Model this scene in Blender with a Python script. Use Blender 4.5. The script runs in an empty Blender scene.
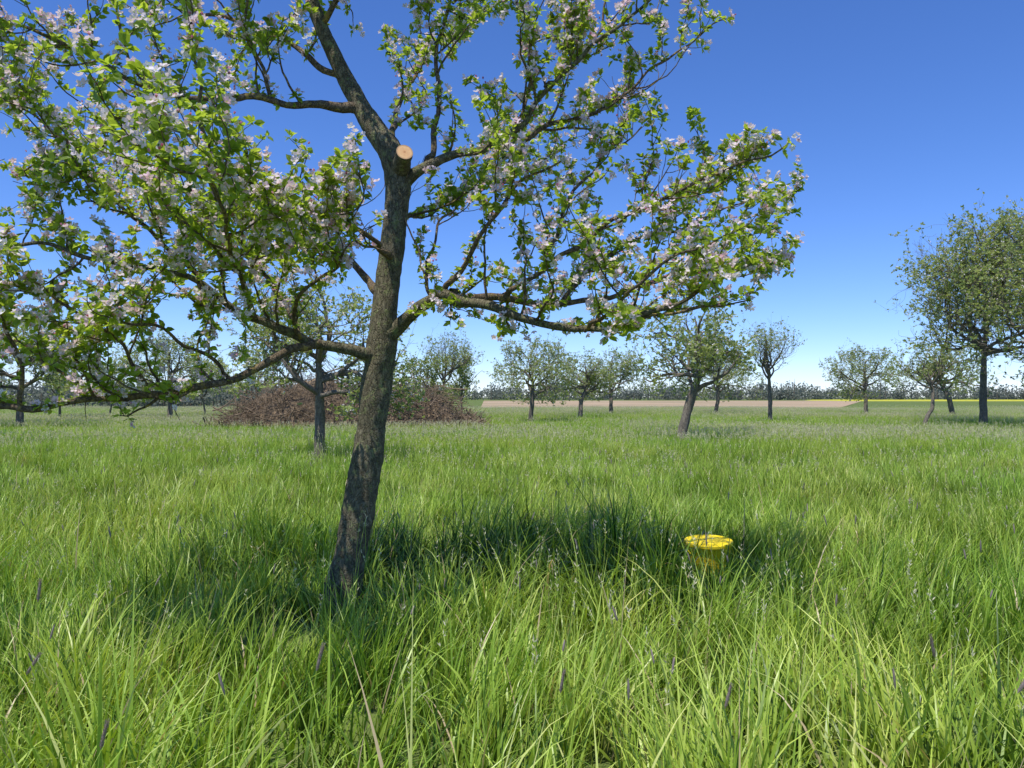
import bpy, math, random
import numpy as np
from mathutils import Vector, noise, Euler

random.seed(11); rng = np.random.default_rng(11)
scene = bpy.context.scene
F = 773.0; HY = 397.0; CH = 1.6
SUNV = Vector((-.20, -.30, .90)).normalized()

def nz(x, y, z=0.0): return noise.noise(Vector((x, y, z)))
def gh(x, y):
    k = max(0.0, 1.0 - math.hypot(x, y) / 90.0)
    return k * (0.09 * nz(x * .22, y * .22, 3.1) + 0.04 * nz(x * .8, y * .8, 7.7))
def P(px, py, d): return np.array([(px - 512) / F * d, d, CH + (HY - py) / F * d])

# ---------------------------------------------------------------- materials
def new_mat(name):
    m = bpy.data.materials.new(name); m.use_nodes = True
    nt = m.node_tree; nt.nodes.clear()
    return m, nt, nt.nodes, nt.links
def ramp(N, stops, interp='LINEAR'):
    r = N.new('ShaderNodeValToRGB'); r.color_ramp.interpolation = interp
    e = r.color_ramp.elements
    e[0].position, e[0].color = stops[0][0], (*stops[0][1], 1)
    e[1].position, e[1].color = stops[-1][0], (*stops[-1][1], 1)
    for p, c in stops[1:-1]:
        q = e.new(p); q.color = (*c, 1)
    return r
def colattr(N, L):
    a = N.new('ShaderNodeAttribute'); a.attribute_name = 'col'
    s = N.new('ShaderNodeSeparateColor'); L.new(a.outputs['Color'], s.inputs[0])
    return s
def mixc(N, L, fac, a, b, mode='MIX'):
    m = N.new('ShaderNodeMix'); m.data_type = 'RGBA'; m.blend_type = mode
    for inp, v in ((m.inputs[0], fac), (m.inputs[6], a), (m.inputs[7], b)):
        if isinstance(v, (int, float)): inp.default_value = v
        elif isinstance(v, tuple): inp.default_value = (*v, 1)
        else: L.new(v, inp)
    return m.outputs[2]
def noise_tex(N, L, scale, detail=4, coord=None, rough=.55):
    n = N.new('ShaderNodeTexNoise'); n.inputs['Scale'].default_value = scale
    n.inputs['Detail'].default_value = detail; n.inputs['Roughness'].default_value = rough
    if coord is not None: L.new(coord, n.inputs['Vector'])
    return n.outputs['Fac']

def leafy(name, stops, tstops, tfac=.4, rough=.5, spec=.3):
    m, nt, N, L = new_mat(name)
    s = colattr(N, L)
    r1 = ramp(N, stops); r2 = ramp(N, tstops)
    L.new(s.outputs[0], r1.inputs[0]); L.new(s.outputs[0], r2.inputs[0])
    p = N.new('ShaderNodeBsdfPrincipled'); p.inputs['Roughness'].default_value = rough
    p.inputs['Specular IOR Level'].default_value = spec
    L.new(r1.outputs[0], p.inputs['Base Color'])
    t = N.new('ShaderNodeBsdfTranslucent'); L.new(r2.outputs[0], t.inputs['Color'])
    mx = N.new('ShaderNodeMixShader'); mx.inputs[0].default_value = tfac
    L.new(p.outputs[0], mx.inputs[1]); L.new(t.outputs[0], mx.inputs[2])
    o = N.new('ShaderNodeOutputMaterial'); L.new(mx.outputs[0], o.inputs[0])
    return m
M_leaf = leafy('apple_leaf', [(0, (.13, .20, .022)), (.6, (.24, .33, .035)), (1, (.38, .46, .06))],
               [(0, (.40, .58, .03)), (1, (.70, .84, .08))], .5, .42, .4)
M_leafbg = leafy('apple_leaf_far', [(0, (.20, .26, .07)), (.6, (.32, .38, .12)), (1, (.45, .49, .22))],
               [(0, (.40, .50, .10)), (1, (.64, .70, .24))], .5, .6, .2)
M_petal = leafy('blossom', [(0, (.93, .89, .90)), (.5, (.90, .76, .80)), (.8, (.82, .46, .57)), (1, (.62, .16, .27))],
               [(0, (.92, .86, .87)), (1, (.78, .38, .49))], .42, .6, .2)
M_far = leafy('far_foliage', [(0, (.15, .16, .145)), (.5, (.185, .205, .165)), (1, (.24, .255, .195))],
               [(0, (.18, .2, .17)), (1, (.24, .27, .19))], .35, .9, .0)  # greyed greens carry the distance haze in their colour

def bark_mat(name, dark, light, lichen, scale=1.0, lich_t=.60):
    m, nt, N, L = new_mat(name)
    tc = N.new('ShaderNodeTexCoord')
    mp = N.new('ShaderNodeMapping'); mp.inputs['Scale'].default_value = (1, 1, .4)
    L.new(tc.outputs['Object'], mp.inputs[0])
    n1 = noise_tex(N, L, 38 * scale, 8, mp.outputs[0], .7)
    n2 = noise_tex(N, L, 16 * scale, 9, tc.outputs['Object'], .75)
    v = N.new('ShaderNodeTexVoronoi'); v.feature = 'DISTANCE_TO_EDGE'; v.inputs['Scale'].default_value = 34 * scale
    w = N.new('ShaderNodeVectorMath'); w.operation = 'ADD'
    nn = N.new('ShaderNodeTexNoise'); nn.inputs['Scale'].default_value = 14; L.new(tc.outputs['Object'], nn.inputs['Vector'])
    sc = N.new('ShaderNodeVectorMath'); sc.operation = 'SCALE'; sc.inputs['Scale'].default_value = .12
    L.new(nn.outputs['Color'], sc.inputs[0]); L.new(mp.outputs[0], w.inputs[0]); L.new(sc.outputs[0], w.inputs[1])
    L.new(w.outputs[0], v.inputs['Vector'])
    r = ramp(N, [(.3, dark), (.52, tuple(a * .6 + b * .4 for a, b in zip(dark, light))), (.7, light)])
    L.new(n1, r.inputs[0])
    rv = ramp(N, [(0, (.45, .45, .45)), (.10, (1, 1, 1))]); L.new(v.outputs['Distance'], rv.inputs[0])
    c = mixc(N, L, .8, r.outputs[0], rv.outputs[0], 'MULTIPLY')
    lm = ramp(N, [(lich_t, (0, 0, 0)), (lich_t + .10, (.75, .75, .75))])
    L.new(n2, lm.inputs[0])
    c = mixc(N, L, lm.outputs[0], c, lichen)
    b = N.new('ShaderNodeBump'); b.inputs['Strength'].default_value = .8; b.inputs['Distance'].default_value = .016
    ad = N.new('ShaderNodeMath'); ad.operation = 'ADD'
    L.new(n1, ad.inputs[0]); L.new(rv.outputs[0], ad.inputs[1]); L.new(ad.outputs[0], b.inputs['Height'])
    p = N.new('ShaderNodeBsdfPrincipled'); p.inputs['Roughness'].default_value = .9
    p.inputs['Specular IOR Level'].default_value = .2
    L.new(c, p.inputs['Base Color']); L.new(b.outputs[0], p.inputs['Normal'])
    o = N.new('ShaderNodeOutputMaterial'); L.new(p.outputs[0], o.inputs[0])
    return m
M_bark = bark_mat('apple_bark', (.075, .064, .038), (.29, .255, .165), (.25, .29, .11), 1.0, .53)
M_twig = bark_mat('apple_twig', (.09, .066, .045), (.30, .23, .15), (.46, .35, .08), 1.0, .53)
M_barkfar = bark_mat('apple_bark_far', (.12, .10, .08), (.33, .29, .22), (.30, .30, .19), .5, .60)
M_brush = bark_mat('dead_twigs', (.16, .115, .07), (.44, .33, .22), (.32, .25, .16), .5, .6)

def simple_mat(name, c1, c2, scale, rough=.8, bump=0.0, spec=.3):
    m, nt, N, L = new_mat(name)
    tc = N.new('ShaderNodeTexCoord')
    f = noise_tex(N, L, scale, 6, tc.outputs['Object'], .6)
    r = ramp(N, [(.36, c1), (.64, c2)]); L.new(f, r.inputs[0])
    p = N.new('ShaderNodeBsdfPrincipled'); p.inputs['Roughness'].default_value = rough
    p.inputs['Specular IOR Level'].default_value = spec
    L.new(r.outputs[0], p.inputs['Base Color'])
    if bump:
        b = N.new('ShaderNodeBump'); b.inputs['Strength'].default_value = bump; b.inputs['Distance'].default_value = .02
        L.new(f, b.inputs['Height']); L.new(b.outputs[0], p.inputs['Normal'])
    o = N.new('ShaderNodeOutputMaterial'); L.new(p.outputs[0], o.inputs[0])
    return m
M_ground = simple_mat('meadow_soil', (.08, .11, .028), (.16, .21, .055), .7, .95, .5, .1)
M_field = simple_mat('ploughed_soil', (.30, .24, .14), (.44, .32, .21), .03, .95, 0, .1)
M_rape = simple_mat('rapeseed_bloom', (.34, .36, .05), (.55, .50, .04), .8, .9, 0, .1)
M_yellow = simple_mat('yellow_plastic', (.86, .62, .01), (.92, .70, .02), 14, .55, .04, .2)

m, nt, N, L = new_mat('sawn_wood')
tc = N.new('ShaderNodeTexCoord')
wv = N.new('ShaderNodeTexNoise'); wv.inputs['Scale'].default_value = 60; wv.inputs['Detail'].default_value = 5
L.new(tc.outputs['Object'], wv.inputs['Vector'])
s = colattr(N, L)
r = ramp(N, [(0, (.42, .18, .07)), (.25, (.66, .37, .17)), (.85, (.70, .42, .20)), (1, (.32, .20, .11))])
L.new(s.outputs[0], r.inputs[0])
c = mixc(N, L, .25, r.outputs[0], wv.outputs['Fac'], 'OVERLAY')
p = N.new('ShaderNodeBsdfPrincipled'); p.inputs['Roughness'].default_value = .8
L.new(c, p.inputs['Base Color'])
o = N.new('ShaderNodeOutputMaterial'); L.new(p.outputs[0], o.inputs[0]); M_cut = m

# grass
m, nt, N, L = new_mat('meadow_grass')
s = colattr(N, L)
geo = N.new('ShaderNodeNewGeometry')
nl = noise_tex(N, L, .28, 3, geo.outputs['Position'])
nm = noise_tex(N, L, 1.8, 3, geo.outputs['Position'])
r1 = ramp(N, [(0, (.045, .105, .015)), (.36, (.27, .42, .045)), (.8, (.47, .60, .11)), (1, (.62, .65, .25))])  # dark end also serves the shadow painted into grass under the tree
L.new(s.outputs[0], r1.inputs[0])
rl = ramp(N, [(.35, (.82, .97, .74)), (.65, (1.16, 1.07, 1.08))]); L.new(nl, rl.inputs[0])
rm = ramp(N, [(.3, (.82, .88, .85)), (.7, (1.16, 1.1, 1.1))]); L.new(nm, rm.inputs[0])
c = mixc(N, L, 1.0, r1.outputs[0], rl.outputs[0], 'MULTIPLY')
c = mixc(N, L, 1.0, c, rm.outputs[0], 'MULTIPLY')
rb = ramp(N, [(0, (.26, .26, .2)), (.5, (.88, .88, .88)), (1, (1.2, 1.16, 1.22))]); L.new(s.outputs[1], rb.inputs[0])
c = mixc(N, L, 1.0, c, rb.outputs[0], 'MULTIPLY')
r2 = ramp(N, [(0, (.1, .1, .1)), (.33, (.55, .43, .25)), (.66, (.36, .29, .27)), (1, (.68, .63, .46))], 'CONSTANT')
r2.color_ramp.elements[1].position = .3; r2.color_ramp.elements[2].position = .6; r2.color_ramp.elements[3].position = .9
L.new(s.outputs[2], r2.inputs[0])
gt = N.new('ShaderNodeMath'); gt.operation = 'GREATER_THAN'; gt.inputs[1].default_value = .2
L.new(s.outputs[2], gt.inputs[0])
c = mixc(N, L, gt.outputs[0], c, r2.outputs[0])
p = N.new('ShaderNodeBsdfPrincipled'); p.inputs['Roughness'].default_value = .38
p.inputs['Specular IOR Level'].default_value = .4
L.new(c, p.inputs['Base Color'])
tcx = mixc(N, L, 1.0, c, (1.38, 1.32, .5), 'MULTIPLY')
t = N.new('ShaderNodeBsdfTranslucent'); L.new(tcx, t.inputs['Color'])
mx = N.new('ShaderNodeMixShader'); mx.inputs[0].default_value = .31
L.new(p.outputs[0], mx.inputs[1]); L.new(t.outputs[0], mx.inputs[2])
o = N.new('ShaderNodeOutputMaterial'); L.new(mx.outputs[0], o.inputs[0]); M_grass = m

# ---------------------------------------------------------------- mesh builder
class MB:
    def __init__(s): s.v = []; s.c = []; s.f = []; s.n = 0
    def add(s, v, f, mat=0, col=None, smooth=False):
        v = np.asarray(v, float).reshape(-1, 3); f = np.asarray(f, int)
        if col is None: col = np.zeros((len(v), 3))
        col = np.asarray(col, float)
        if col.ndim == 1: col = np.tile(col, (len(v), 1))
        s.v.append(v); s.c.append(col); s.f.append((f + s.n, mat, smooth)); s.n += len(v)
    def mesh(s, name, mats):
        V = np.concatenate(s.v); C = np.concatenate(s.c)
        me = bpy.data.meshes.new(name)
        loops = np.concatenate([f.ravel() for f, _, _ in s.f])
        tot = np.concatenate([np.full(len(f), f.shape[1]) for f, _, _ in s.f])
        mi = np.concatenate([np.full(len(f), m) for f, m, _ in s.f])
        sm = np.concatenate([np.full(len(f), q) for f, _, q in s.f])
        st = np.concatenate([[0], np.cumsum(tot)[:-1]])
        me.vertices.add(len(V)); me.vertices.foreach_set('co', V.astype(np.float32).ravel())
        me.loops.add(len(loops)); me.loops.foreach_set('vertex_index', loops.astype(np.int32))
        me.polygons.add(len(tot)); me.polygons.foreach_set('loop_start', st.astype(np.int32))
        me.polygons.foreach_set('loop_total', tot.astype(np.int32))
        me.polygons.foreach_set('material_index', mi.astype(np.int32))
        me.polygons.foreach_set('use_smooth', sm.astype(bool))
        a = me.color_attributes.new('col', 'FLOAT_COLOR', 'POINT')
        a.data.foreach_set('color', np.hstack([C, np.ones((len(C), 1))]).astype(np.float32).ravel())
        for m in mats: me.materials.append(m)
        me.update(calc_edges=True)
        return me
def link(name, me, loc=(0, 0, 0), rz=0, sc=1, parent=None):
    ob = bpy.data.objects.new(name, me); scene.collection.objects.link(ob)
    ob.location = loc; ob.rotation_euler = (0, 0, rz)
    ob.scale = (sc, sc, sc) if not isinstance(sc, tuple) else sc
    if parent: ob.parent = parent
    return ob

def unit(a): return a / (np.linalg.norm(a, axis=-1, keepdims=True) + 1e-9)
def tube(mb, pts, rad, sides, mat, rough=0.0, cap=False):
    pts = np.asarray(pts, float); rad = np.asarray(rad, float); n = len(pts)
    T = unit(np.gradient(pts, axis=0))
    ref = np.array([1., 0, 0]) if abs(T[0][0]) < .8 else np.array([0, 1., 0])
    u = unit(np.cross(T[0], ref)); Us = [u]
    for i in range(1, n):
        u = unit(u - T[i] * np.dot(u, T[i])); Us.append(u)
    U = np.array(Us); W = np.cross(T, U)
    a = np.linspace(0, 2 * np.pi, sides, endpoint=False)
    D = np.cos(a)[None, :, None] * U[:, None, :] + np.sin(a)[None, :, None] * W[:, None, :]
    R = np.repeat(rad[:, None], sides, 1)
    if rough:
        for i in range(n):
            for j in range(sides):
                q = pts[i] + D[i, j] * rad[i]
                R[i, j] *= 1 + rough * (nz(q[0] * 9, q[1] * 9, q[2] * 3.5) + .5 * nz(q[0] * 28, q[1] * 28, q[2] * 16))
    V = pts[:, None, :] + D * R[:, :, None]
    i = np.arange(n - 1)[:, None] * sides; j = np.arange(sides)[None, :]; k = (j + 1) % sides
    f = np.stack([i + j, i + k, i + sides + k, i + sides + j], -1).reshape(-1, 4)
    mb.add(V.reshape(-1, 3), f, mat, None, True)
    return V

def catmull(ctrl, step=.05):
    c = np.asarray(ctrl, float); c = np.vstack([2 * c[0] - c[1], c, 2 * c[-1] - c[-2]])
    out = []
    for i in range(1, len(c) - 2):
        p0, p1, p2, p3 = c[i - 1:i + 3]
        n = max(2, int(np.linalg.norm((p2 - p1)[:3]) / step))
        for t in np.arange(n) / n:
            out.append(.5 * (2 * p1 + (p2 - p0) * t + (2 * p0 - 5 * p1 + 4 * p2 - p3) * t * t + (3 * p1 - p0 - 3 * p2 + p3) * t ** 3))
    out.append(c[-2]); return np.array(out)

LT_V = np.array([[0, 0, 0], [.33, 0, -.02], [.7, 0, -.03], [1, 0, -.12],
                 [.30, .25, .07], [.68, .22, .05], [.30, -.25, .07], [.68, -.22, .05]])
LT_T = np.array([[0, 1, 4], [2, 3, 5], [0, 6, 1], [2, 7, 3]]); LT_Q = np.array([[1, 2, 5, 4], [1, 6, 7, 2]])
SL_V = np.array([[0, 0, 0], [.5, .32, .05], [1, 0, -.06], [.5, -.32, .05]]); SL_Q = np.array([[0, 3, 2, 1]])
PT_V = np.array([[.08, 0, 0], [.55, .36, .16], [1, .18, .30], [1, -.18, .30], [.55, -.36, .16]])
PT_F = np.array([[0, 4, 3, 2, 1]])
def frames(X, Zh):
    X = unit(X); Z = unit(Zh - X * np.sum(Zh * X, -1, keepdims=True)); return X, np.cross(Z, X), Z
def inst(mb, TV, Fs, O, X, Y, Z, S, mat, rnd):
    K = len(O)
    if K == 0: return
    V = O[:, None, :] + S[:, None, None] * (TV[None, :, 0:1] * X[:, None] + TV[None, :, 1:2] * Y[:, None] + TV[None, :, 2:3] * Z[:, None])
    col = np.zeros((K, len(TV), 3)); col[:, :, 0] = rnd[:, None]
    base = (np.arange(K) * len(TV))
    first = True
    for Fc in Fs:
        f = (base[:, None, None] + Fc[None]).reshape(-1, Fc.shape[1])
        if first: mb.add(V.reshape(-1, 3), f, mat, col.reshape(-1, 3)); first = False; off = mb.n - K * len(TV)
        else: mb.f.append((f + off, mat, False))
def rdir(n):
    return unit(rng.normal(size=(n, 3)))

# ---------------------------------------------------------------- hero apple tree
crown = [(-400, -320), (700, -320), (745, 5), (700, 50), (680, 85), (725, 100), (800, 128), (800, 205), (790, 285), (700, 310), (650, 338),
         (520, 335), (470, 330), (430, 318), (400, 335), (330, 362), (318, 385), (290, 378), (270, 405), (220, 422), (100, 425), (-400, 430)]
def inpoly(x, y, poly):
    c = False; j = len(poly) - 1
    for i in range(len(poly)):
        xi, yi = poly[i]; xj, yj = poly[j]
        if (yi > y) != (yj > y) and x < (xj - xi) * (y - yi) / (yj - yi) + xi: c = not c
        j = i
    return c
def ok(p):
    if p[1] < 2.5 or p[1] > 8.0: return False
    return inpoly(512 + p[0] / p[1] * F, HY - (p[2] - CH) / p[1] * F, crown)

hero = MB(); clusters = []
def L3(lst): return [list(P(a, b, d)) + [r] for a, b, d, r in lst]
trunk = catmull(L3([(334, 625, 5.8, .185), (342, 595, 5.8, .145), (351, 555, 5.8, .128), (360, 500, 5.8, .121), (368, 450, 5.8, .115), (375, 395, 5.8, .110),
                    (381, 345, 5.8, .112), (386, 300, 5.8, .095), (391, 250, 5.8, .090), (396, 205, 5.8, .096), (397, 180, 5.8, .104), (390, 152, 5.8, .094),
                    (368, 118, 5.85, .076), (350, 88, 5.9, .068), (334, 55, 5.9, .060), (318, 20, 5.9, .052), (304, -25, 5.9, .046), (296, -90, 5.9, .038), (290, -170, 5.8, .026), (296, -260, 5.7, .012)]), .03)
tube(hero, trunk[:, :3], trunk[:, 3], 28, 0, .18)
sa = P(399, 172, 5.80); sb = P(404, 151, 5.56)
sp = np.array([sa + (sb - sa) * t for t in np.linspace(0, 1, 9)]); sr = np.array([.085, .083, .078, .072, .068, .063, .062, .064, .062])
VS = tube(hero, sp, sr, 24, 0, .08)
ring = VS[-1]; cen = ring.mean(0); dn = unit(sb - sa)
rr = [cen + (ring - cen) * k + dn * .004 for k in (1.0, .7, .35, .02)]
vv = np.vstack(rr); cc = np.zeros((96, 3)); cc[:24, 0] = 1; cc[24:48, 0] = .8; cc[48:72, 0] = .4; cc[72:, 0] = 0
ff = [[a * 24 + j, a * 24 + (j + 1) % 24, (a + 1) * 24 + (j + 1) % 24, (a + 1) * 24 + j] for a in range(3) for j in range(24)]
hero.add(vv, ff, 4, cc)

limbs = [
 [(402, 184, 5.8, .06), (420, 166, 5.75, .040), (455, 153, 5.65, .032), (495, 141, 5.6, .026), (525, 122, 5.5, .021), (545, 85, 5.4, .017), (585, 50, 5.3, .013), (640, 10, 5.2, .010), (690, -40, 5.1, .006)],
 [(495, 141, 5.6, .022), (550, 128, 5.8, .017), (610, 100, 5.9, .013), (665, 60, 6.0, .009), (725, 15, 6.0, .005)],
 [(425, 163, 5.75, .024), (440, 115, 5.9, .019), (436, 60, 6.0, .016), (452, 0, 6.1, .012), (462, -80, 6.1, .008)],
 [(525, 122, 5.5, .016), (530, 60, 5.6, .013), (520, 0, 5.6, .010), (512, -80, 5.6, .006)],
 [(383, 338, 5.8, .085), (405, 318, 5.7, .050), (432, 298, 5.6, .042), (450, 292, 5.55, .038), (490, 309, 5.4, .033), (535, 325, 5.3, .028), (585, 331, 5.2, .023), (640, 318, 5.1, .018), (700, 290, 5.0, .012), (755, 262, 4.9, .006)],
 [(450, 292, 5.55, .032), (505, 298, 5.8, .028), (560, 303, 6.0, .023), (620, 292, 6.2, .018), (690, 272, 6.3, .012), (780, 258, 6.4, .006)],
 [(500, 300, 5.6, .022), (545, 268, 5.5, .018), (600, 230, 5.4, .015), (660, 200, 5.3, .012), (725, 172, 5.2, .009), (790, 142, 5.1, .005)],
 [(560, 303, 6.0, .018), (600, 260, 6.3, .015), (650, 235, 6.5, .012), (710, 215, 6.6, .009), (780, 190, 6.7, .005)],
 [(545, 268, 5.5, .014), (560, 220, 5.6, .012), (590, 170, 5.7, .009), (640, 130, 5.8, .005)],
 [(440, 294, 5.6, .025), (470, 260, 5.4, .018), (490, 215, 5.2, .014), (520, 180, 5.1, .010), (560, 160, 5.0, .006)],
 [(432, 298, 5.6, .018), (425, 265, 5.9, .013), (440, 230, 6.1, .010), (455, 200, 6.3, .006)],
 [(640, 318, 5.1, .012), (690, 310, 5.0, .009), (745, 300, 5.0, .005)],
 [(585, 331, 5.2, .014), (620, 300, 4.8, .011), (670, 260, 4.6, .008), (730, 235, 4.5, .005)],
 [(380, 355, 5.8, .070), (345, 347, 5.65, .040), (300, 338, 5.5, .033), (255, 320, 5.3, .027), (205, 292, 5.1, .021), (150, 270, 4.9, .017), (85, 255, 4.7, .013), (20, 243, 4.6, .010), (-70, 235, 4.5, .006)],
 [(320, 343, 5.55, .032), (285, 352, 5.4, .028), (255, 370, 5.3, .026), (205, 386, 5.1, .024), (150, 397, 5.0, .022), (90, 400, 4.8, .021), (20, 405, 4.6, .020), (-70, 408, 4.5, .016), (-180, 395, 4.4, .010)],
 [(255, 320, 5.3, .022), (235, 265, 5.0, .018), (215, 200, 4.6, .015), (203, 130, 4.4, .012), (192, 60, 4.3, .009), (185, -30, 4.2, .006)],
 [(205, 292, 5.1, .018), (150, 235, 4.9, .014), (95, 185, 4.7, .011), (45, 130, 4.6, .008), (-10, 80, 4.5, .005)],
 [(300, 338, 5.5, .022), (270, 285, 5.8, .018), (225, 240, 6.1, .014), (170, 205, 6.3, .011), (100, 170, 6.4, .006)],
 [(150, 397, 5.0, .014), (120, 350, 4.7, .011), (70, 310, 4.4, .008), (20, 280, 4.2, .005)],
 [(230, 379, 5.2, .014), (190, 345, 5.0, .011), (150, 325, 4.7, .009), (90, 320, 4.4, .005)],
 [(90, 400, 4.8, .013), (60, 370, 4.9, .010), (10, 340, 5.0, .006)],
 [(300, 340, 5.5, .016), (300, 300, 5.1, .013), (330, 270, 4.8, .010), (345, 240, 4.6, .005)],
 [(20, 405, 4.6, .014), (15, 350, 4.5, .011), (-10, 290, 4.4, .007), (-30, 220, 4.3, .004)],
 [(386, 300, 5.8, .04), (350, 262, 6.1, .024), (300, 235, 6.4, .019), (240, 215, 6.6, .015), (180, 190, 6.8, .010), (110, 160, 6.9, .006)],
 [(255, 320, 5.3, .017), (235, 275, 4.6, .013), (222, 215, 3.9, .010), (190, 175, 3.5, .007), (150, 150, 3.2, .004)],
 [(356, 106, 5.85, .045), (320, 104, 5.75, .029), (270, 97, 5.6, .024), (205, 97, 5.4, .020), (150, 88, 5.2, .016), (90, 55, 5.0, .012), (20, 22, 4.8, .009), (-60, -10, 4.7, .005)],
 [(340, 75, 5.9, .03), (290, 45, 6.0, .021), (230, 20, 6.1, .016), (160, -10, 6.2, .012), (80, -60, 6.2, .006)],
 [(205, 97, 5.4, .016), (150, 120, 5.5, .013), (90, 145, 5.6, .010), (20, 170, 5.7, .006)],
 [(270, 97, 5.6, .014), (250, 40, 5.5, .011), (245, -30, 5.4, .007), (240, -100, 5.4, .004)],
 [(318, 25, 5.9, .026), (350, -20, 5.8, .02), (400, -70, 5.8, .013), (450, -130, 5.8, .006)],
 [(150, 88, 5.2, .013), (120, 40, 5.2, .010), (105, -20, 5.2, .006)],
 [(395, 215, 5.8, .03), (415, 215, 6.3, .018), (450, 195, 6.8, .014), (500, 180, 7.2, .010), (560, 150, 7.5, .006)],
 [(385, 150, 5.8, .03), (400, 100, 6.4, .018), (420, 60, 6.9, .013), (470, 20, 7.3, .008), (520, -20, 7.6, .004)],
 [(390, 260, 5.8, .03), (372, 240, 5.2, .016), (330, 215, 4.7, .012), (280, 190, 4.3, .009), (240, 170, 4.0, .005)],
 # upper crown above the picture: extra limbs added to deepen the tree's shadow
 [(310, -10, 5.9, .026), (350, -60, 5.5, .02), (420, -90, 5.0, .013), (500, -110, 4.6, .006)],
 [(300, -50, 5.9, .024), (250, -90, 5.5, .018), (200, -140, 5.1, .012), (140, -170, 4.8, .006)],
 [(296, -90, 5.9, .022), (340, -130, 6.3, .016), (400, -150, 6.7, .011), (470, -160, 7.0, .006)],
 [(545, 85, 5.4, .012), (600, 20, 5.6, .010), (620, -50, 5.7, .007), (640, -120, 5.8, .004)],
 [(452, 0, 6.1, .011), (520, -60, 6.2, .009), (590, -90, 6.3, .005)],
 [(350, -60, 5.5, .016), (440, -140, 5.5, .012), (540, -170, 5.6, .006)],
]
def grow(mb, cl, p, d, length, r, level, okf, tropism=.10, wig=.25, child=(.17, .2), spur=.075, sides=5, maxlevel=2, mat=1):
    step = .05; n = max(3, int(length / step)); pts = [p]; dd = unit(d)
    for i in range(n):
        dd = unit(dd + rng.normal(size=3) * wig * .5 + np.array([0, 0, tropism]))
        q = pts[-1] + dd * step
        if not okf(q): break
        pts.append(q)
    if len(pts) < 3: return
    pts = np.array(pts); k = len(pts)
    rad = np.linspace(r, max(.0018, r * .3), k)
    tube(mb, pts, rad, sides if level < 2 else 4, mat)
    T = unit(np.gradient(pts, axis=0))
    spawn(mb, cl, pts, T, rad, level, okf, tropism, wig, child, spur, maxlevel, mat)
def spawn(mb, cl, pts, T, rad, level, okf, tropism, wig, child, spur, maxlevel, mat, start=.12):
    seglen = np.linalg.norm(np.diff(pts, axis=0), axis=1).mean(); k = len(pts)
    for i in range(int(k * start), k):
        if level < maxlevel and rng.random() < seglen / child[min(level, 1)]:
            s = unit(np.cross(T[i], rng.normal(size=3)))
            dd = T[i] * .55 + s * .85 + np.array([0, 0, .25])
            base = (.85, .34)[min(level, 1)]
            grow(mb, cl, pts[i], dd, base * rng.uniform(.45, 1.25) * (1 - .35 * i / k), max(.003, min(rad[i] * .6, .011)), level + 1, okf, tropism, wig, child, spur, 5, maxlevel, mat)
        if rad[i] < .026 and rng.random() < seglen / spur:
            s = unit(np.cross(T[i], rng.normal(size=3)) + np.array([0, 0, .5]) + T[i] * .3)
            cl.append((pts[i] + s * .015, s, level))
    cl.append((pts[-1], T[-1], level))
for li, lb in enumerate(limbs):
    c = catmull(L3(lb), .05)
    for i in range(2, len(c)):
        c[i, :3] += np.array([nz(*(c[i, :3] * 4)), nz(*(c[i, :3] * 4 + 9)), nz(*(c[i, :3] * 4 + 21))]) * .055
    tube(hero, c[:, :3], c[:, 3] * 1.0, 12 if lb[0][3] > .03 else 8, 1 if lb[0][3] < .05 else 0, .2)
    spawn(hero, clusters, c[:, :3], unit(np.gradient(c[:, :3], axis=0)), c[:, 3], 0, ok, .08, .34, (.170, .19), .066, 2, 1, .15)
    if li == 14:
        for fi in (.34, .36, .5):
            p = c[int(len(c) * fi), :3]; pts = [p]; d = np.array([.1, 0, -1.])
            for i in range(int(rng.integers(4, 8))): d = unit(d + rng.normal(size=3) * .15); pts.append(pts[-1] + d * .035)
            tube(hero, np.array(pts), np.linspace(.004, .0018, len(pts)), 4, 1)
k = int(len(trunk) * .72)
spawn(hero, clusters, trunk[k:, :3], unit(np.gradient(trunk[k:, :3], axis=0)), trunk[k:, 3], 0, ok, .08, .34, (.2, .19), .07, 2, 1, .1)

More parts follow.
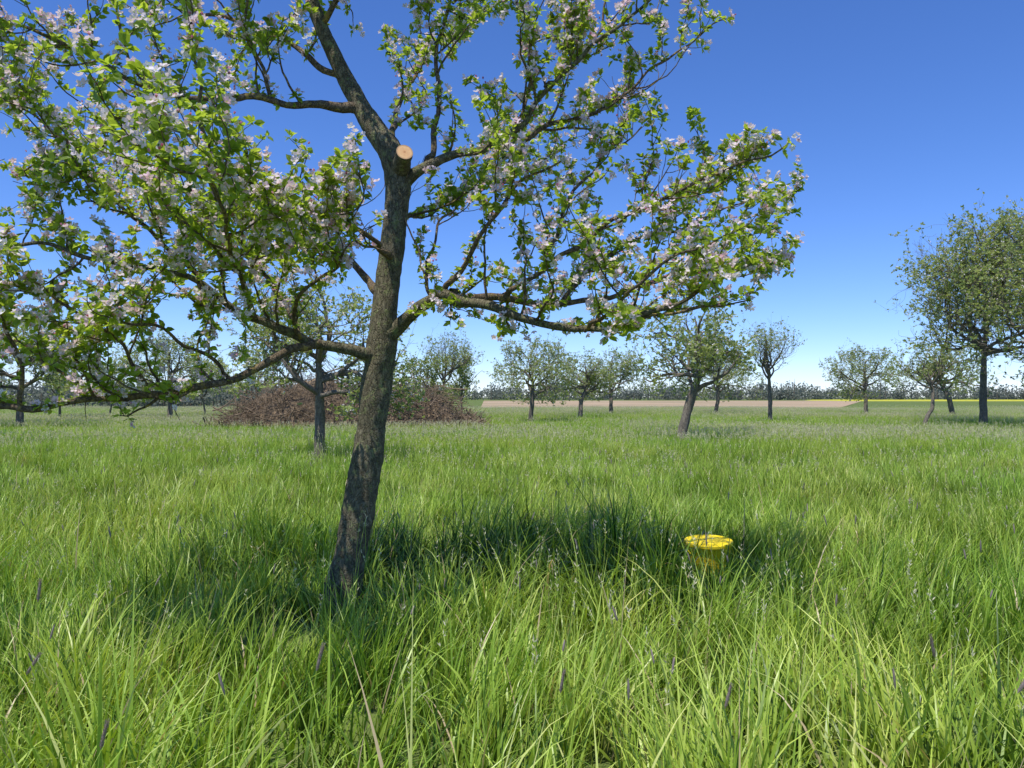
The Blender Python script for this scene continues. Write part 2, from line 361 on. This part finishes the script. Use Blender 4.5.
def foliage(mb, cl, nleaf, lsize, fprob, simple=False, nfl=(3, 6), psize=.021, petalmat=3, leafmat=2):
    O, X, Z, S, R = [], [], [], [], []
    fo, fn, fr = [], [], []
    for (p, d, lv) in cl:
        d = unit(np.asarray(d) + np.array([0, 0, .5]) + rng.normal(size=3) * .25)
        n = int(rng.integers(*nleaf)); base = rng.uniform(.0, .75)
        for _ in range(n):
            s = unit(np.cross(d, rng.normal(size=3)))
            x = unit(s + d * rng.uniform(-.1, .9))
            O.append(p + s * .004); X.append(x); Z.append(unit(d + rng.normal(size=3) * .35)); S.append(lsize * rng.uniform(.5, 1.25)); R.append(np.clip(base + rng.uniform(-.2, .35), 0, 1))
        fp = fprob(p) if callable(fprob) else fprob
        if rng.random() < fp:
            pk = rng.uniform(0, .42)
            for _ in range(int(rng.integers(*nfl))):
                q = p + d * rng.uniform(.025, .05) + rng.normal(size=3) * .018
                fo.append(q); fn.append(unit(d + rng.normal(size=3) * .7)); fr.append(np.clip(pk + rng.uniform(0, .35) ** 1.2, 0, 1))
    O, X, Z, S, R = map(np.array, (O, X, Z, S, R))
    X, Y, Z = frames(X, Z)
    if simple: inst(mb, SL_V, [SL_Q], O, X, Y, Z, S, leafmat, R)
    else: inst(mb, LT_V, [LT_T, LT_Q], O, X, Y, Z, S, leafmat, R)
    if fo:
        fo, fn, fr = map(np.array, (fo, fn, fr))
        if simple:
            x = rdir(len(fo)); X, Y, Z = frames(x, fn); inst(mb, SL_V * [1, 1.4, 1], [SL_Q], fo, X, Y, Z, np.full(len(fo), psize), petalmat, fr * .6)
        else:
            ref = rdir(len(fo)); u = unit(np.cross(fn, ref)); w = np.cross(fn, u)
            bud = rng.random(len(fo)) < .2
            for k in range(5):
                a = 2 * math.pi * k / 5
                x = u * math.cos(a) + w * math.sin(a)
                x = unit(x + fn * np.where(bud, 2.2, rng.uniform(.0, .5, len(fo)))[:, None])
                X, Y, Z = frames(x, fn)
                sz = psize * rng.uniform(.85, 1.15, len(fo)) * np.where(bud, .7, 1)
                inst(mb, PT_V, [PT_F], fo, X, Y, Z, sz, petalmat, np.clip(fr + np.where(bud, .45, 0), 0, 1))
            X, Y, Z = frames(u, fn)
            inst(mb, np.array([[.2, 0, .15], [0, .2, .15], [-.2, 0, .15], [0, -.2, .15]]), [np.array([[0, 1, 2, 3]])], fo, X, Y, Z, np.full(len(fo), psize), 2, np.full(len(fo), 1.0))
CRX, CRY = (708 - 512) / F * 7.0, 7.0
SV = np.array(SUNV)
def ray_dist(p, o):
    v = p - o; t = np.dot(v, SV); return np.linalg.norm(v - SV * t) if t > 0 else 9
STUB = sb; TUB = np.array([CRX, CRY, .29])
def keepc(c):
    p = c[0]; a = 512 + p[0] / p[1] * F; b = HY - (p[2] - CH) / p[1] * F
    if math.hypot(a - 402, b - 154) < 30 and p[1] < 5.95: return False
    # open gaps in the crown through which the sun reaches the pruned stub and the tub
    if ray_dist(p, STUB) < .15 or ray_dist(p, TUB) < .24: return False
    if 160 < b < 345 and abs(a - (398 - (b - 170) * .1)) < 26 and p[1] < 5.9: return rng.random() < .12
    if 85 < b < 165 and abs(a - (350 + (b - 90) * .6)) < 22 and p[1] < 5.9: return rng.random() < .2
    return nz(p[0] * 1.9, p[1] * 1.9, p[2] * 1.9 + 50) > -.36
clusters = [c for c in clusters if keepc(c)]
print('hero clusters', len(clusters))
def fprob(p):
    return .46 + .35 * nz(p[0] * 1.5, p[1] * 1.5, p[2] * 1.5)
foliage(hero, clusters, (4, 8), .055, fprob, False, (3, 7), .024)
me = hero.mesh('apple_tree_mesh', [M_bark, M_twig, M_leaf, M_petal, M_cut])
link('apple_tree', me)

# ---------------------------------------------------------------- orchard trees behind
def bg_tree(seed, H, spread, trunk_h, tr, nlimb, upright, dens, lsize, fpr, lean=(0, 0), zlow=1.0, gap=-.22, tw=(.45, .42, .30)):
    global rng
    save = rng; rng = np.random.default_rng(seed)
    mb = MB(); cl = []
    top = np.array([lean[0], lean[1], trunk_h])
    ctrl = [[0, 0, -.15, tr * 1.35], [lean[0] * .2, lean[1] * .2, trunk_h * .25, tr * 1.05], [lean[0] * .6, lean[1] * .6, trunk_h * .65, tr * .92], [*top, tr * .9],
            [top[0] + .15 * rng.normal(), top[1] + .15 * rng.normal(), trunk_h + (H - trunk_h) * .4, tr * .5], [top[0] + .3 * rng.normal(), top[1] + .3 * rng.normal(), trunk_h + (H - trunk_h) * .85, tr * .1]]
    t = catmull(ctrl, .1); tube(mb, t[:, :3], t[:, 3], 12, 0, .15)
    zc = (H + trunk_h) / 2 - .35
    def okb(q):
        e = ((q[0] - lean[0]) / spread) ** 2 + ((q[1] - lean[1]) / spread) ** 2 + ((q[2] - zc) / ((H - trunk_h) / 2 + .55)) ** 2
        return e < 1.05 + 1.6 * nz(q[0] * .6 + seed, q[1] * .6, q[2] * .6) and q[2] > zlow
    def g(p, d, length, r, lv):
        step = .12; n = max(3, int(length / step)); pts = [p]; dd = unit(d)
        trop = (.0, .02, .05, .05)[lv] + upright * .1
        for i in range(n):
            dd = unit(dd + rng.normal(size=3) * .17 + np.array([0, 0, trop]))
            if pts[-1][2] < trunk_h and dd[2] < .25: dd = unit(np.array([dd[0], dd[1], .35]))
            q = pts[-1] + dd * step
            if lv > 0 and not okb(q) and rng.random() < .5: break
            pts.append(q)
        if len(pts) < 3: return
        pts = np.array(pts); kk = len(pts); rad = np.linspace(r, max(.003, r * .22), kk)
        tube(mb, pts, rad, (8, 5, 4, 3)[lv], 0, .1 if lv == 0 else 0)
        T = unit(np.gradient(pts, axis=0))
        for i in range(int(kk * .2), kk):
            if lv < 3 and rng.random() < tw[lv]:
                s = unit(np.cross(T[i], rng.normal(size=3)))
                g(pts[i], T[i] * .6 + s * .9 + np.array([0, 0, .0 + .5 * upright]), (spread * .6, spread * .36, .6)[lv] * rng.uniform(.5, 1.3), max(.004, rad[i] * .5), lv + 1)
            if lv >= 1 and rng.random() < dens * (.4, .8, 1.1)[lv - 1] and nz(pts[i][0] * 1.1, pts[i][1] * 1.1, pts[i][2] * 1.1 + seed) > gap:
                cl.append((pts[i] + rng.normal(size=3) * .06, unit(rng.normal(size=3) + np.array([0, 0, .6])), lv))
    for i in range(nlimb):
        a = 2 * math.pi * (i + rng.uniform(-.3, .3)) / nlimb
        kz = rng.uniform(0, .6)
        idx = int(len(t) * (.42 + .4 * kz))
        g(t[min(idx, len(t) - 2), :3], np.array([math.cos(a), math.sin(a), .12 + upright + kz]), spread * rng.uniform(.75, 1.1), tr * .5, 0)
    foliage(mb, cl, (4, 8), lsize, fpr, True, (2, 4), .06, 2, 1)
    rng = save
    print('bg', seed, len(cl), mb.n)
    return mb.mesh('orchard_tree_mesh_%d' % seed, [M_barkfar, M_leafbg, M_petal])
T_full = bg_tree(3, 4.9, 2.7, 1.5, .17, 9, .15, 1.15, .10, .3, (.35, 0))
T_broad = bg_tree(5, 5.0, 3.2, 1.4, .16, 9, .12, .8, .10, .4)
T_sparse = bg_tree(8, 6.0, 2.6, 1.6, .13, 8, .6, .34, .09, .2)
T_big = bg_tree(14, 8.6, 4.8, 1.4, .16, 14, .28, .50, .11, .25, (.2, 0), .9, -.16, (.42, .36, .22))
T_young = bg_tree(21, 4.2, 2.4, 1.2, .10, 8, .2, .7, .09, .2, (.5, 0))
T_open = bg_tree(33, 4.6, 3.0, 1.3, .14, 9, .3, .8, .09, .35, (-.2, 0))
T_bush = bg_tree(41, 3.4, 2.2, .5, .07, 12, .5, 1.1, .10, .15, (0, 0), .2)
def tree_at(px, d, me, rz=0., sc=1., name='apple_tree'):
    x = (px - 512) / F * d
    link(name, me, (x, d, gh(x, d)), rz, sc)
tree_at(320, 19, T_broad, .6, .86)
tree_at(680, 26, T_full, 0, .98)
tree_at(530, 44, T_open, 2.2, .98)
tree_at(580, 50, T_full, 1.2, .90)
tree_at(611, 62, T_broad, 4.0, 1.0)
tree_at(715, 60, T_open, 2.9, 1.1)
tree_at(770, 45, T_sparse, .3, .98)
tree_at(866, 60, T_open, 4.4, 1.1)
tree_at(922, 37, T_young, 0, 1.0)
tree_at(983, 39, T_big, 1.0, 1.18)
tree_at(953, 56, T_full, 3.3, 1.1)
tree_at(1085, 34, T_big, 3.4, 1.15)
tree_at(441, 46, T_sparse, 2.0, .9)
tree_at(170, 48, T_open, 5.0, 1.1)
tree_at(20, 36, T_broad, 3.9, 1.05)
tree_at(-90, 22, T_full, 2.4, 1.0)
for i, (px, d, rz, sc) in enumerate(((-60, 34, .4, 1.2), (60, 46, 2.2, 1.2), (110, 52, 4.0, 1.0), (205, 56, 1.1, 1.1), (425, 44, 3.1, .95), (462, 52, 5.2, 1.1), (260, 60, .3, 1.3))):
    tree_at(px, d, T_bush, rz, sc, 'hawthorn_bush')

# ---------------------------------------------------------------- brush pile
mb = MB()
cx, cy = (350 - 512) / F * 37, 37.0
def pileh(u, w): return 3.2 * max(0, (1 - abs(u) ** 3)) * (1 - w * w * .8) * (.8 + .8 * nz(u * 3.2, w * 3, 1))
for i in range(4200):
    u = rng.uniform(-1, 1); w = rng.uniform(-1, 1)
    z = rng.uniform(0, 1) ** .5 * pileh(u, w)
    p = np.array([cx + u * 6.3, cy + w * 2.0, z]); dd = unit(rng.normal(size=3) * np.array([1.2, 1, .75])); ln = rng.uniform(.5, 2.0)
    pts = [p - dd * ln / 2]
    for k in range(5): dd = unit(dd + rng.normal(size=3) * .15); pts.append(pts[-1] + dd * ln / 5)
    r0 = rng.uniform(.006, .02) if rng.random() < .93 else .04
    tube(mb, np.array(pts), np.linspace(r0, r0 * .3, 6), 4, 0)
uu = np.linspace(-1, 1, 60); ww = np.linspace(-1, 1, 24); V = []
for a in uu:
    for b in ww:
        V.append([cx + a * 5.9, cy + b * 1.8, .72 * pileh(a, b) * (1 - b * b) - .02 + .25 * nz(a * 30, b * 12, 5)])
ff = [[i * 24 + j, (i + 1) * 24 + j, (i + 1) * 24 + j + 1, i * 24 + j + 1] for i in range(59) for j in range(23)]
mb.add(V, ff, 0)
link('brush_pile', mb.mesh('brush_pile_mesh', [M_brush]))

# ---------------------------------------------------------------- distant trees
def far_mass(name, n, x0, x1, y0, y1, h0, h1, q, size):
    mb = MB(); O = []; S = []; R = []
    for i in range(n):
        x = rng.uniform(x0, x1); y = rng.uniform(y0, y1); h = rng.uniform(h0, h1) * (1 + .5 * nz(x * .02, y * .01, 4)); w = h * rng.uniform(.5, 1.0)
        r0 = rng.uniform(0, .7)
        d = rdir(q) * (rng.random((q, 1)) ** .45)
        O.append(np.array([x, y, h * .45]) + d * np.array([w, w, h * .55])); S.append(np.full(q, size) * rng.uniform(.5, 1.3, q)); R.append(np.clip(r0 + rng.uniform(-.1, .3, q), 0, 1))
        tube(mb, np.array([[x, y, -.2], [x, y, h * .5], [x + .3, y, h * 1.05]]), np.array([.35, .25, .05]) * h / 12, 4, 1)
    O = np.concatenate(O); S = np.concatenate(S); R = np.concatenate(R)
    X, Y, Z = frames(rdir(len(O)), rdir(len(O)))
    inst(mb, SL_V * [1, 1.3, 1], [SL_Q], O, X, Y, Z, S, 0, R)
    link(name, mb.mesh(name + '_mesh', [M_far, M_barkfar]))
far_mass('distant_tree_line', 850, -520, 600, 400, 540, 4.5, 11.5, 140, 1.1)
far_mass('distant_hedge', 230, -140, -14, 105, 135, 2.0, 6.0, 200, .45)

# ---------------------------------------------------------------- ground & fields
def axis_pts(lims):
    out = []
    for a, b, s in lims: out += list(np.arange(a, b, s))
    return out
xs = sorted(set([-v for v in axis_pts([(0.6, 24, .6), (24, 120, 6), (120, 3000, 240)])] + [0.] + axis_pts([(0.6, 24, .6), (24, 120, 6), (120, 3000, 240)])))
ys = axis_pts([(-2500, -60, 300), (-60, -6, 6), (-6, 40, .6), (40, 130, 6), (130, 3400, 240)])
V = [[x, y, gh(x, y)] for x in xs for y in ys]
ny = len(ys); ff = [[i * ny + j, (i + 1) * ny + j, (i + 1) * ny + j + 1, i * ny + j + 1] for i in range(len(xs) - 1) for j in range(ny - 1)]
mb = MB(); mb.add(V, ff, 0, None, True); link('ground', mb.mesh('ground_mesh', [M_ground]))
mb = MB(); mb.add([[-4, 96, .05], [40, 96, .05], [150, 330, .05], [-12, 330, .05]], [[0, 1, 2, 3]]); link('ploughed_field', mb.mesh('ploughed_field_mesh', [M_field]))
mb = MB()
V = []; nx_, ny_ = 60, 6
for i in range(nx_ + 1):
    for j in range(ny_ + 1):
        e = 0 if i in (0, nx_) or j in (0, ny_) else 1
        V.append([125 + i * 5.0 + j * 2, 290 + j * 14, -.1 + e * (.5 + .2 * nz(i * 1.7, j * 1.3))])
ff = [[i * (ny_ + 1) + j, (i + 1) * (ny_ + 1) + j, (i + 1) * (ny_ + 1) + j + 1, i * (ny_ + 1) + j + 1] for i in range(nx_) for j in range(ny_)]
mb.add(V, ff, 0); link('rapeseed_field', mb.mesh('rapeseed_field_mesh', [M_rape]))

# ---------------------------------------------------------------- grass
def blade_set(mb, bx, by, bz, ln, w, la, th0, th1, seg, typ, rnd=None):
    n = len(bx); kk = seg + 1; t = np.linspace(0, 1, kk)
    th = th0[:, None] + th1[:, None] * t[None] ** 1.7
    ds = ln[:, None] / seg
    hx = np.concatenate([np.zeros((n, 1)), np.cumsum(np.sin(th[:, :-1] * .5 + th[:, 1:] * .5) * ds, 1)], 1)
    hz = np.concatenate([np.zeros((n, 1)), np.cumsum(np.cos(th[:, :-1] * .5 + th[:, 1:] * .5) * ds, 1)], 1) + bz[:, None]
    cx_ = bx[:, None] + hx * np.cos(la)[:, None]; cy_ = by[:, None] + hx * np.sin(la)[:, None]
    sa_ = la[:, None] + np.pi / 2 + rng.normal(0, .5, n)[:, None] + rng.normal(0, .8, n)[:, None] * t[None]
    prof = (.55 + .45 * np.sin(np.pi * np.clip(t * 1.1 + .1, 0, 1))) * (1 - t ** 3) + .03
    hw = .5 * w[:, None] * prof[None]
    A = np.stack([cx_ - hw * np.cos(sa_), cy_ - hw * np.sin(sa_), hz], -1); B = np.stack([cx_ + hw * np.cos(sa_), cy_ + hw * np.sin(sa_), hz], -1)
    V = np.stack([A, B], 2).reshape(n, kk * 2, 3)
    col = np.zeros((n, kk * 2, 3)); r_ = rng.beta(2.2, 2.2, n) if rnd is None else rnd
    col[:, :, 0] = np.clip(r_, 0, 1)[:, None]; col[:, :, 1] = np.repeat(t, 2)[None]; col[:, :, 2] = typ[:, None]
    f0 = np.array([[2 * i, 2 * i + 1, 2 * i + 3, 2 * i + 2] for i in range(seg)])
    f = (np.arange(n)[:, None, None] * kk * 2 + f0[None]).reshape(-1, 4)
    mb.add(V.reshape(-1, 3), f, 0, col.reshape(-1, 3), True)
def stalk(mb, p, Ls, wfac, head):
    d = unit(np.array([*rng.normal(size=2) * .12, 1])); pts = [p]
    for k in range(4): d = unit(d + np.array([*rng.normal(size=2) * .07, 0])); pts.append(pts[-1] + d * Ls / 4)
    tube(mb, np.array(pts), np.full(5, .0011 * wfac), 3, 0); mb.c[-1][:, 0] = .75; mb.c[-1][:, 1] = .8
    hl = rng.uniform(.04, .08); q = pts[-1]
    if head:
        hp = np.array([q + d * hl * s_ for s_ in (0, .15, .5, .85, 1)]); tube(mb, hp, np.array([.0015, .0036, .0042, .003, .0008]) * (1 + (wfac - 1) * .5), 5, 0)
        mb.c[-1][:, 2] = .7
    else:
        m_ = 11; s_ = rng.uniform(-1.2, .7, m_); o_ = q + d * (s_[:, None] * hl); x_ = unit(rdir(m_) * .8 + d)
        X, Y, Z = frames(x_, rdir(m_)); inst(mb, SL_V * [1, .4, 1], [SL_Q], o_, X, Y, Z, rng.uniform(.010, .022, m_) * wfac, 0, np.full(m_, .9)); mb.c[-1][:, 2] = 1.0
TX, TY = (345 - 512) / F * 5.8, 5.8
def near_grass(mb, y0, y1, dens, nb, seg, rad, W, hscale):
    wm = .72 * y1 + 1.7; n = int((y1 - y0) * 2 * wm * dens)
    x = rng.uniform(-wm, wm, n); y = rng.uniform(y0, y1, n); kp = np.abs(x) < .72 * y + 1.7; x, y = x[kp], y[kp]
    n = len(x)
    H = np.empty(n); Z = np.empty(n); B = np.empty(n); C = np.empty(n); DX = np.empty(n)
    for i in range(n):
        a, b = x[i], y[i]
        h = 1 + .45 * nz(a * .6, b * .6, 12) + .65 * nz(a * 1.9, b * 1.9, 2)
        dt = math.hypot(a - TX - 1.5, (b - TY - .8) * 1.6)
        tree_shade = max(0, min(1, 1.45 - dt / 2.0))  # mask over the tree's shadow area; grass grows lusher there too
        lush = tree_shade + max(0, nz(a * .5, b * .5, 30)) * .8 + max(0, (4.2 - b) / 3)
        h *= .95 + .34 * min(1, lush)
        if b > 6: h *= 1 - .20 * min(1, (b - 6) / 4)
        if abs(a - CRX + .12 * (CRY - b)) < .40 and CRY - 1.4 < b < CRY + .20: h = min(max(h, .62), .76)
        if math.hypot(a - CRX, b - CRY) < .27: h = .3
        H[i] = h; Z[i] = gh(a, b) - .01; B[i] = min(1, lush); C[i] = nz(a * 1.2, b * 1.2, 55) - .95 * tree_shade; DX[i] = 6.28 * nz(a * .5, b * .5, 91)  # blade colour darkened under the tree to paint its shadow deeper
    rep = np.repeat(np.arange(n), nb); m = len(rep)
    a = rng.uniform(0, 2 * np.pi, m); rr = rad * rng.random(m) ** .6
    bx = x[rep] + rr * np.cos(a); by = y[rep] + rr * np.sin(a)
    ln = rng.uniform(.24, .50, m) * H[rep] * rng.choice([1, 1, 1, .6, 1.3], m) * rng.uniform(.7, 1.25, n)[rep]
    w = rng.uniform(*W, m) * (1 + .45 * B[rep])
    la = np.where(rng.random(m) < .45, DX[rep] + rng.normal(0, .7, m), a + rng.normal(0, .9, m))
    th0 = np.abs(rng.normal(0, .18, m)) + rr / rad * .15
    th1 = rng.uniform(.05, 1.0, m) ** 1.2 * (1.4 + 1.1 * B[rep])
    typ = np.where(rng.random(m) < .025, .4, 0)
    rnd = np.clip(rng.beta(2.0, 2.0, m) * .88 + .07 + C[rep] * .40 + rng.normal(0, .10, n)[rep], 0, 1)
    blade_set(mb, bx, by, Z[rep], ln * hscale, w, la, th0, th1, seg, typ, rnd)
    print('blades', m)
def add_stalks(mb, y0, y1, dens, wf, fox):
    wm = .72 * y1 + 1.7; n = int((y1 - y0) * 2 * wm * dens)
    for i in range(n):
        a = rng.uniform(-wm, wm); b = rng.uniform(y0, y1)
        if abs(a) > .72 * b + 1.7: continue
        if nz(a * .3, b * .3, 77) + rng.normal() * .25 < -.05: continue
        stalk(mb, np.array([a, b, gh(a, b)]), rng.uniform(.50, .82), wf, rng.random() < fox)
gm = MB()
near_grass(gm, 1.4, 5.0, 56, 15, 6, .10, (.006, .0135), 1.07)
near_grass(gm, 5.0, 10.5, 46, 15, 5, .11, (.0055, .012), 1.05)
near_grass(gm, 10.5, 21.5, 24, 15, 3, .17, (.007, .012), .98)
add_stalks(gm, 2.6, 10, 15, 1.25, .18); add_stalks(gm, 10, 21.5, 16, 1.7, .12)
for (a, b) in ((500, 7.0), (540, 6.6), (90, 5.2), (515, 6.2), (30, 6.4)):
    q = P(a, 400, b); n = 12; ang = rng.uniform(0, 6.283, n)
    blade_set(gm, q[0] + .05 * np.cos(ang), q[1] + .05 * np.sin(ang), np.zeros(n), rng.uniform(.3, .55, n), rng.uniform(.003, .006, n), ang, np.full(n, .2), rng.uniform(.9, 2.4, n), 6, np.full(n, .4))
grass_me = gm.mesh('meadow_grass_mesh', [M_grass])
gob = link('grass', grass_me)

gcol = bpy.data.collections.new('grass_turf'); TS = 3.0; types = []
for k, ns in enumerate((40, 110, 210, 330, 150)):
    mb = MB(); n = 3600
    bx = rng.uniform(-TS / 2, TS / 2, n); by = rng.uniform(-TS / 2, TS / 2, n)
    hh = np.array([1 + .3 * nz(a * 2.1, b * 2.1, k * 10) + .25 * nz(a * 5, b * 5, k * 10 + 5) for a, b in zip(bx, by)])
    cc_ = np.array([nz(a * 1.6, b * 1.6, k * 7 + 3) for a, b in zip(bx, by)])
    blade_set(mb, bx, by, np.zeros(n) - .02, rng.uniform(.24, .50, n) * hh, rng.uniform(.010, .017, n), rng.uniform(0, 6.283, n), np.abs(rng.normal(0, .18, n)), rng.uniform(.1, 1.3, n), 2,
              np.where(rng.random(n) < .05, .4, 0), np.clip(rng.beta(2.2, 2.2, n) * .8 + .10 + cc_ * .35, 0, 1))
    for i in range(ns): stalk(mb, np.array([*rng.uniform(-TS / 2, TS / 2, 2), 0]), rng.uniform(.4, .62), 2.4, rng.random() < .1)
    ob = bpy.data.objects.new('turf_%02d' % k, mb.mesh('turf_%02d' % k, [M_grass])); gcol.objects.link(ob)
pts, rots, scs, ids = [], [], [], []
y = 21.0 + TS / 2
while y < 93:
    nxt = int((.72 * y + 4) / TS) + 1
    for i in range(-nxt, nxt + 1):
        x = i * TS
        q = nz(x * .06, y * .06, 40) + rng.normal() * .22
        idx = 0 if q < -.25 else 1 if q < -.02 else 4 if q < .1 else 2 if q < .3 else 3
        pts.append((x, y, gh(x, y))); rots.append((0, 0, rng.integers(0, 4) * math.pi / 2)); ids.append(idx)
        s_ = .92 + .18 * nz(x * .08, y * .08, 12) + rng.uniform(-.03, .03); scs.append((1.01, 1.01, s_))
    y += TS
me = bpy.data.meshes.new('turf_points'); me.from_pydata(pts, [], [])
for nme, typ, dat in (('rot', 'FLOAT_VECTOR', rots), ('scl', 'FLOAT_VECTOR', scs)):
    at = me.attributes.new(nme, typ, 'POINT'); at.data.foreach_set('vector', np.array(dat, np.float32).ravel())
at = me.attributes.new('idx', 'INT', 'POINT'); at.data.foreach_set('value', np.array(ids, np.int32))
tob = link('turf', me, parent=gob)
ng = bpy.data.node_groups.new('turf_scatter', 'GeometryNodeTree')
ng.interface.new_socket('Geometry', in_out='INPUT', socket_type='NodeSocketGeometry')
ng.interface.new_socket('Geometry', in_out='OUTPUT', socket_type='NodeSocketGeometry')
GN = ng.nodes; GL = ng.links
gi = GN.new('NodeGroupInput'); go = GN.new('NodeGroupOutput'); ci = GN.new('GeometryNodeCollectionInfo')
ci.inputs['Collection'].default_value = gcol; ci.inputs['Separate Children'].default_value = True; ci.inputs['Reset Children'].default_value = True
ip = GN.new('GeometryNodeInstanceOnPoints'); ip.inputs['Pick Instance'].default_value = True
def na(n_, t_):
    q = GN.new('GeometryNodeInputNamedAttribute'); q.data_type = t_; q.inputs['Name'].default_value = n_; return q.outputs[0]
er = GN.new('FunctionNodeEulerToRotation')
GL.new(na('rot', 'FLOAT_VECTOR'), er.inputs[0]); GL.new(er.outputs[0], ip.inputs['Rotation'])
GL.new(na('scl', 'FLOAT_VECTOR'), ip.inputs['Scale']); GL.new(na('idx', 'INT'), ip.inputs['Instance Index'])
GL.new(gi.outputs[0], ip.inputs['Points']); GL.new(ci.outputs[0], ip.inputs['Instance']); GL.new(ip.outputs[0], go.inputs[0])
md = tob.modifiers.new('scatter', 'NODES'); md.node_group = ng
print('tiles', len(pts))

# foxtail seed heads close to the viewer
mb = MB()
for (px, py, d, tilt) in ((318, 668, 2.5, .05), (40, 600, 3.1, .03), (104, 745, 2.3, .04), (932, 655, 3.0, -.04), (560, 690, 2.9, .02), (724, 705, 2.7, .03), (1015, 690, 2.6, .1), (30, 672, 2.7, .12)):
    tp = P(px, py, d); base = np.array([tp[0] - tilt * 2.5, tp[1] + .05, 0])
    c = catmull([base, base * .5 + tp * .5 + np.array([.01, 0, .02]), tp - (tp - base) * .12, tp], .04)
    tube(mb, c, np.linspace(.0018, .0012, len(c)), 5, 0); mb.c[-1][:, 0] = .7; mb.c[-1][:, 1] = .8
    dd = unit(tp - c[-2] + np.array([tilt * .05, 0, 0])); hl = .085
    tube(mb, np.array([tp + dd * hl * s_ for s_ in (-.05, .1, .3, .6, .85, 1)]), np.array([.0015, .0042, .0052, .005, .0035, .001]), 8, 0); mb.c[-1][:, 2] = .7
    m_ = 260; s_ = rng.random(m_); ang = rng.uniform(0, 6.283, m_); u = unit(np.cross(dd, [0, 1, 0.1])); w = np.cross(dd, u)
    rad_ = unit(np.cos(ang)[:, None] * u + np.sin(ang)[:, None] * w); X, Y, Z = frames(rad_ * .5 + dd, rdir(m_))
    inst(mb, SL_V * [1, .25, 1], [SL_Q], tp + dd * (s_ * hl)[:, None] + rad_ * .003, X, Y, Z, rng.uniform(.006, .011, m_), 0, np.full(m_, .9)); mb.c[-1][:, 2] = .7
link('foxtail_grass', mb.mesh('foxtail_grass_mesh', [M_grass]))

# ---------------------------------------------------------------- yellow plastic tub with lid, standing in the grass
mb = MB()
prof = [(0, .004), (.165, .004), (.172, .010), (.192, .262), (.197, .264), (.197, .272), (.193, .274), (.194, .281), (.212, .282), (.214, .286), (.214, .306), (.210, .312), (.200, .313),
        (.194, .309), (.186, .305), (.150, .305), (.146, .310), (.06, .314), (0, .315)]
S_ = 64; ang = np.linspace(0, 2 * np.pi, S_, endpoint=False); V = []
for r_, z_ in prof:
    for a in ang: V.append([max(r_, .0005) * math.cos(a), max(r_, .0005) * math.sin(a), z_])
ff = [[i * S_ + j, i * S_ + (j + 1) % S_, (i + 1) * S_ + (j + 1) % S_, (i + 1) * S_ + j] for i in range(len(prof) - 1) for j in range(S_)]
mb.add(V, ff, 0)
hp = [[.216 * math.cos(a), .216 * math.sin(a) - .004, .25 - .12 * math.sin(a - math.pi)] for a in np.linspace(math.pi, 2 * math.pi, 24)]
tube(mb, np.array(hp), np.full(24, .003), 6, 0)
cr = link('yellow_plastic_tub', mb.mesh('tub_mesh', [M_yellow]), (CRX, CRY, gh(CRX, CRY) - .02))
cr.rotation_euler = (.06, -.04, .3)

# ---------------------------------------------------------------- light, sky, camera
sunv = SUNV
el = math.asin(sunv.z); az = math.atan2(sunv.x, sunv.y)
ld = bpy.data.lights.new('sun', 'SUN'); ld.energy = 5.0; ld.angle = math.radians(.53); ld.color = (1, .955, .88)
lo = bpy.data.objects.new('sun', ld); scene.collection.objects.link(lo); lo.rotation_euler = sunv.to_track_quat('Z', 'Y').to_euler()
lo.location = (-20, -12, 40)
w = bpy.data.worlds.new('World'); scene.world = w; w.use_nodes = True
wn = w.node_tree.nodes; wl = w.node_tree.links; wn.clear()
sk = wn.new('ShaderNodeTexSky'); sk.sky_type = 'NISHITA'; sk.sun_disc = False; sk.sun_elevation = el; sk.sun_rotation = az
sk.altitude = 1600; sk.air_density = 1.0; sk.dust_density = .02; sk.ozone_density = 3.5
hs = wn.new('ShaderNodeHueSaturation'); hs.inputs['Saturation'].default_value = 1.15
mu = wn.new('ShaderNodeMix'); mu.data_type = 'RGBA'; mu.blend_type = 'MULTIPLY'; mu.inputs[0].default_value = 1; mu.inputs[7].default_value = (.88, .95, 1.28, 1)
wl.new(sk.outputs[0], hs.inputs['Color']); wl.new(hs.outputs[0], mu.inputs[6])
bg = wn.new('ShaderNodeBackground'); bg.inputs['Strength'].default_value = .15
wo = wn.new('ShaderNodeOutputWorld'); wl.new(mu.outputs[2], bg.inputs[0]); wl.new(bg.outputs[0], wo.inputs[0])

cd = bpy.data.cameras.new('camera'); cd.sensor_width = 36; cd.lens = F / 1024 * 36; cd.clip_end = 6000; cd.clip_start = .05
co = bpy.data.objects.new('camera', cd); scene.collection.objects.link(co)
co.location = (0, 0, CH); co.rotation_euler = (math.radians(90) + math.atan((HY - 384) / F), 0, 0)
scene.camera = co
scene.view_settings.view_transform = 'Standard'; scene.view_settings.look = 'None'; scene.view_settings.exposure = 0
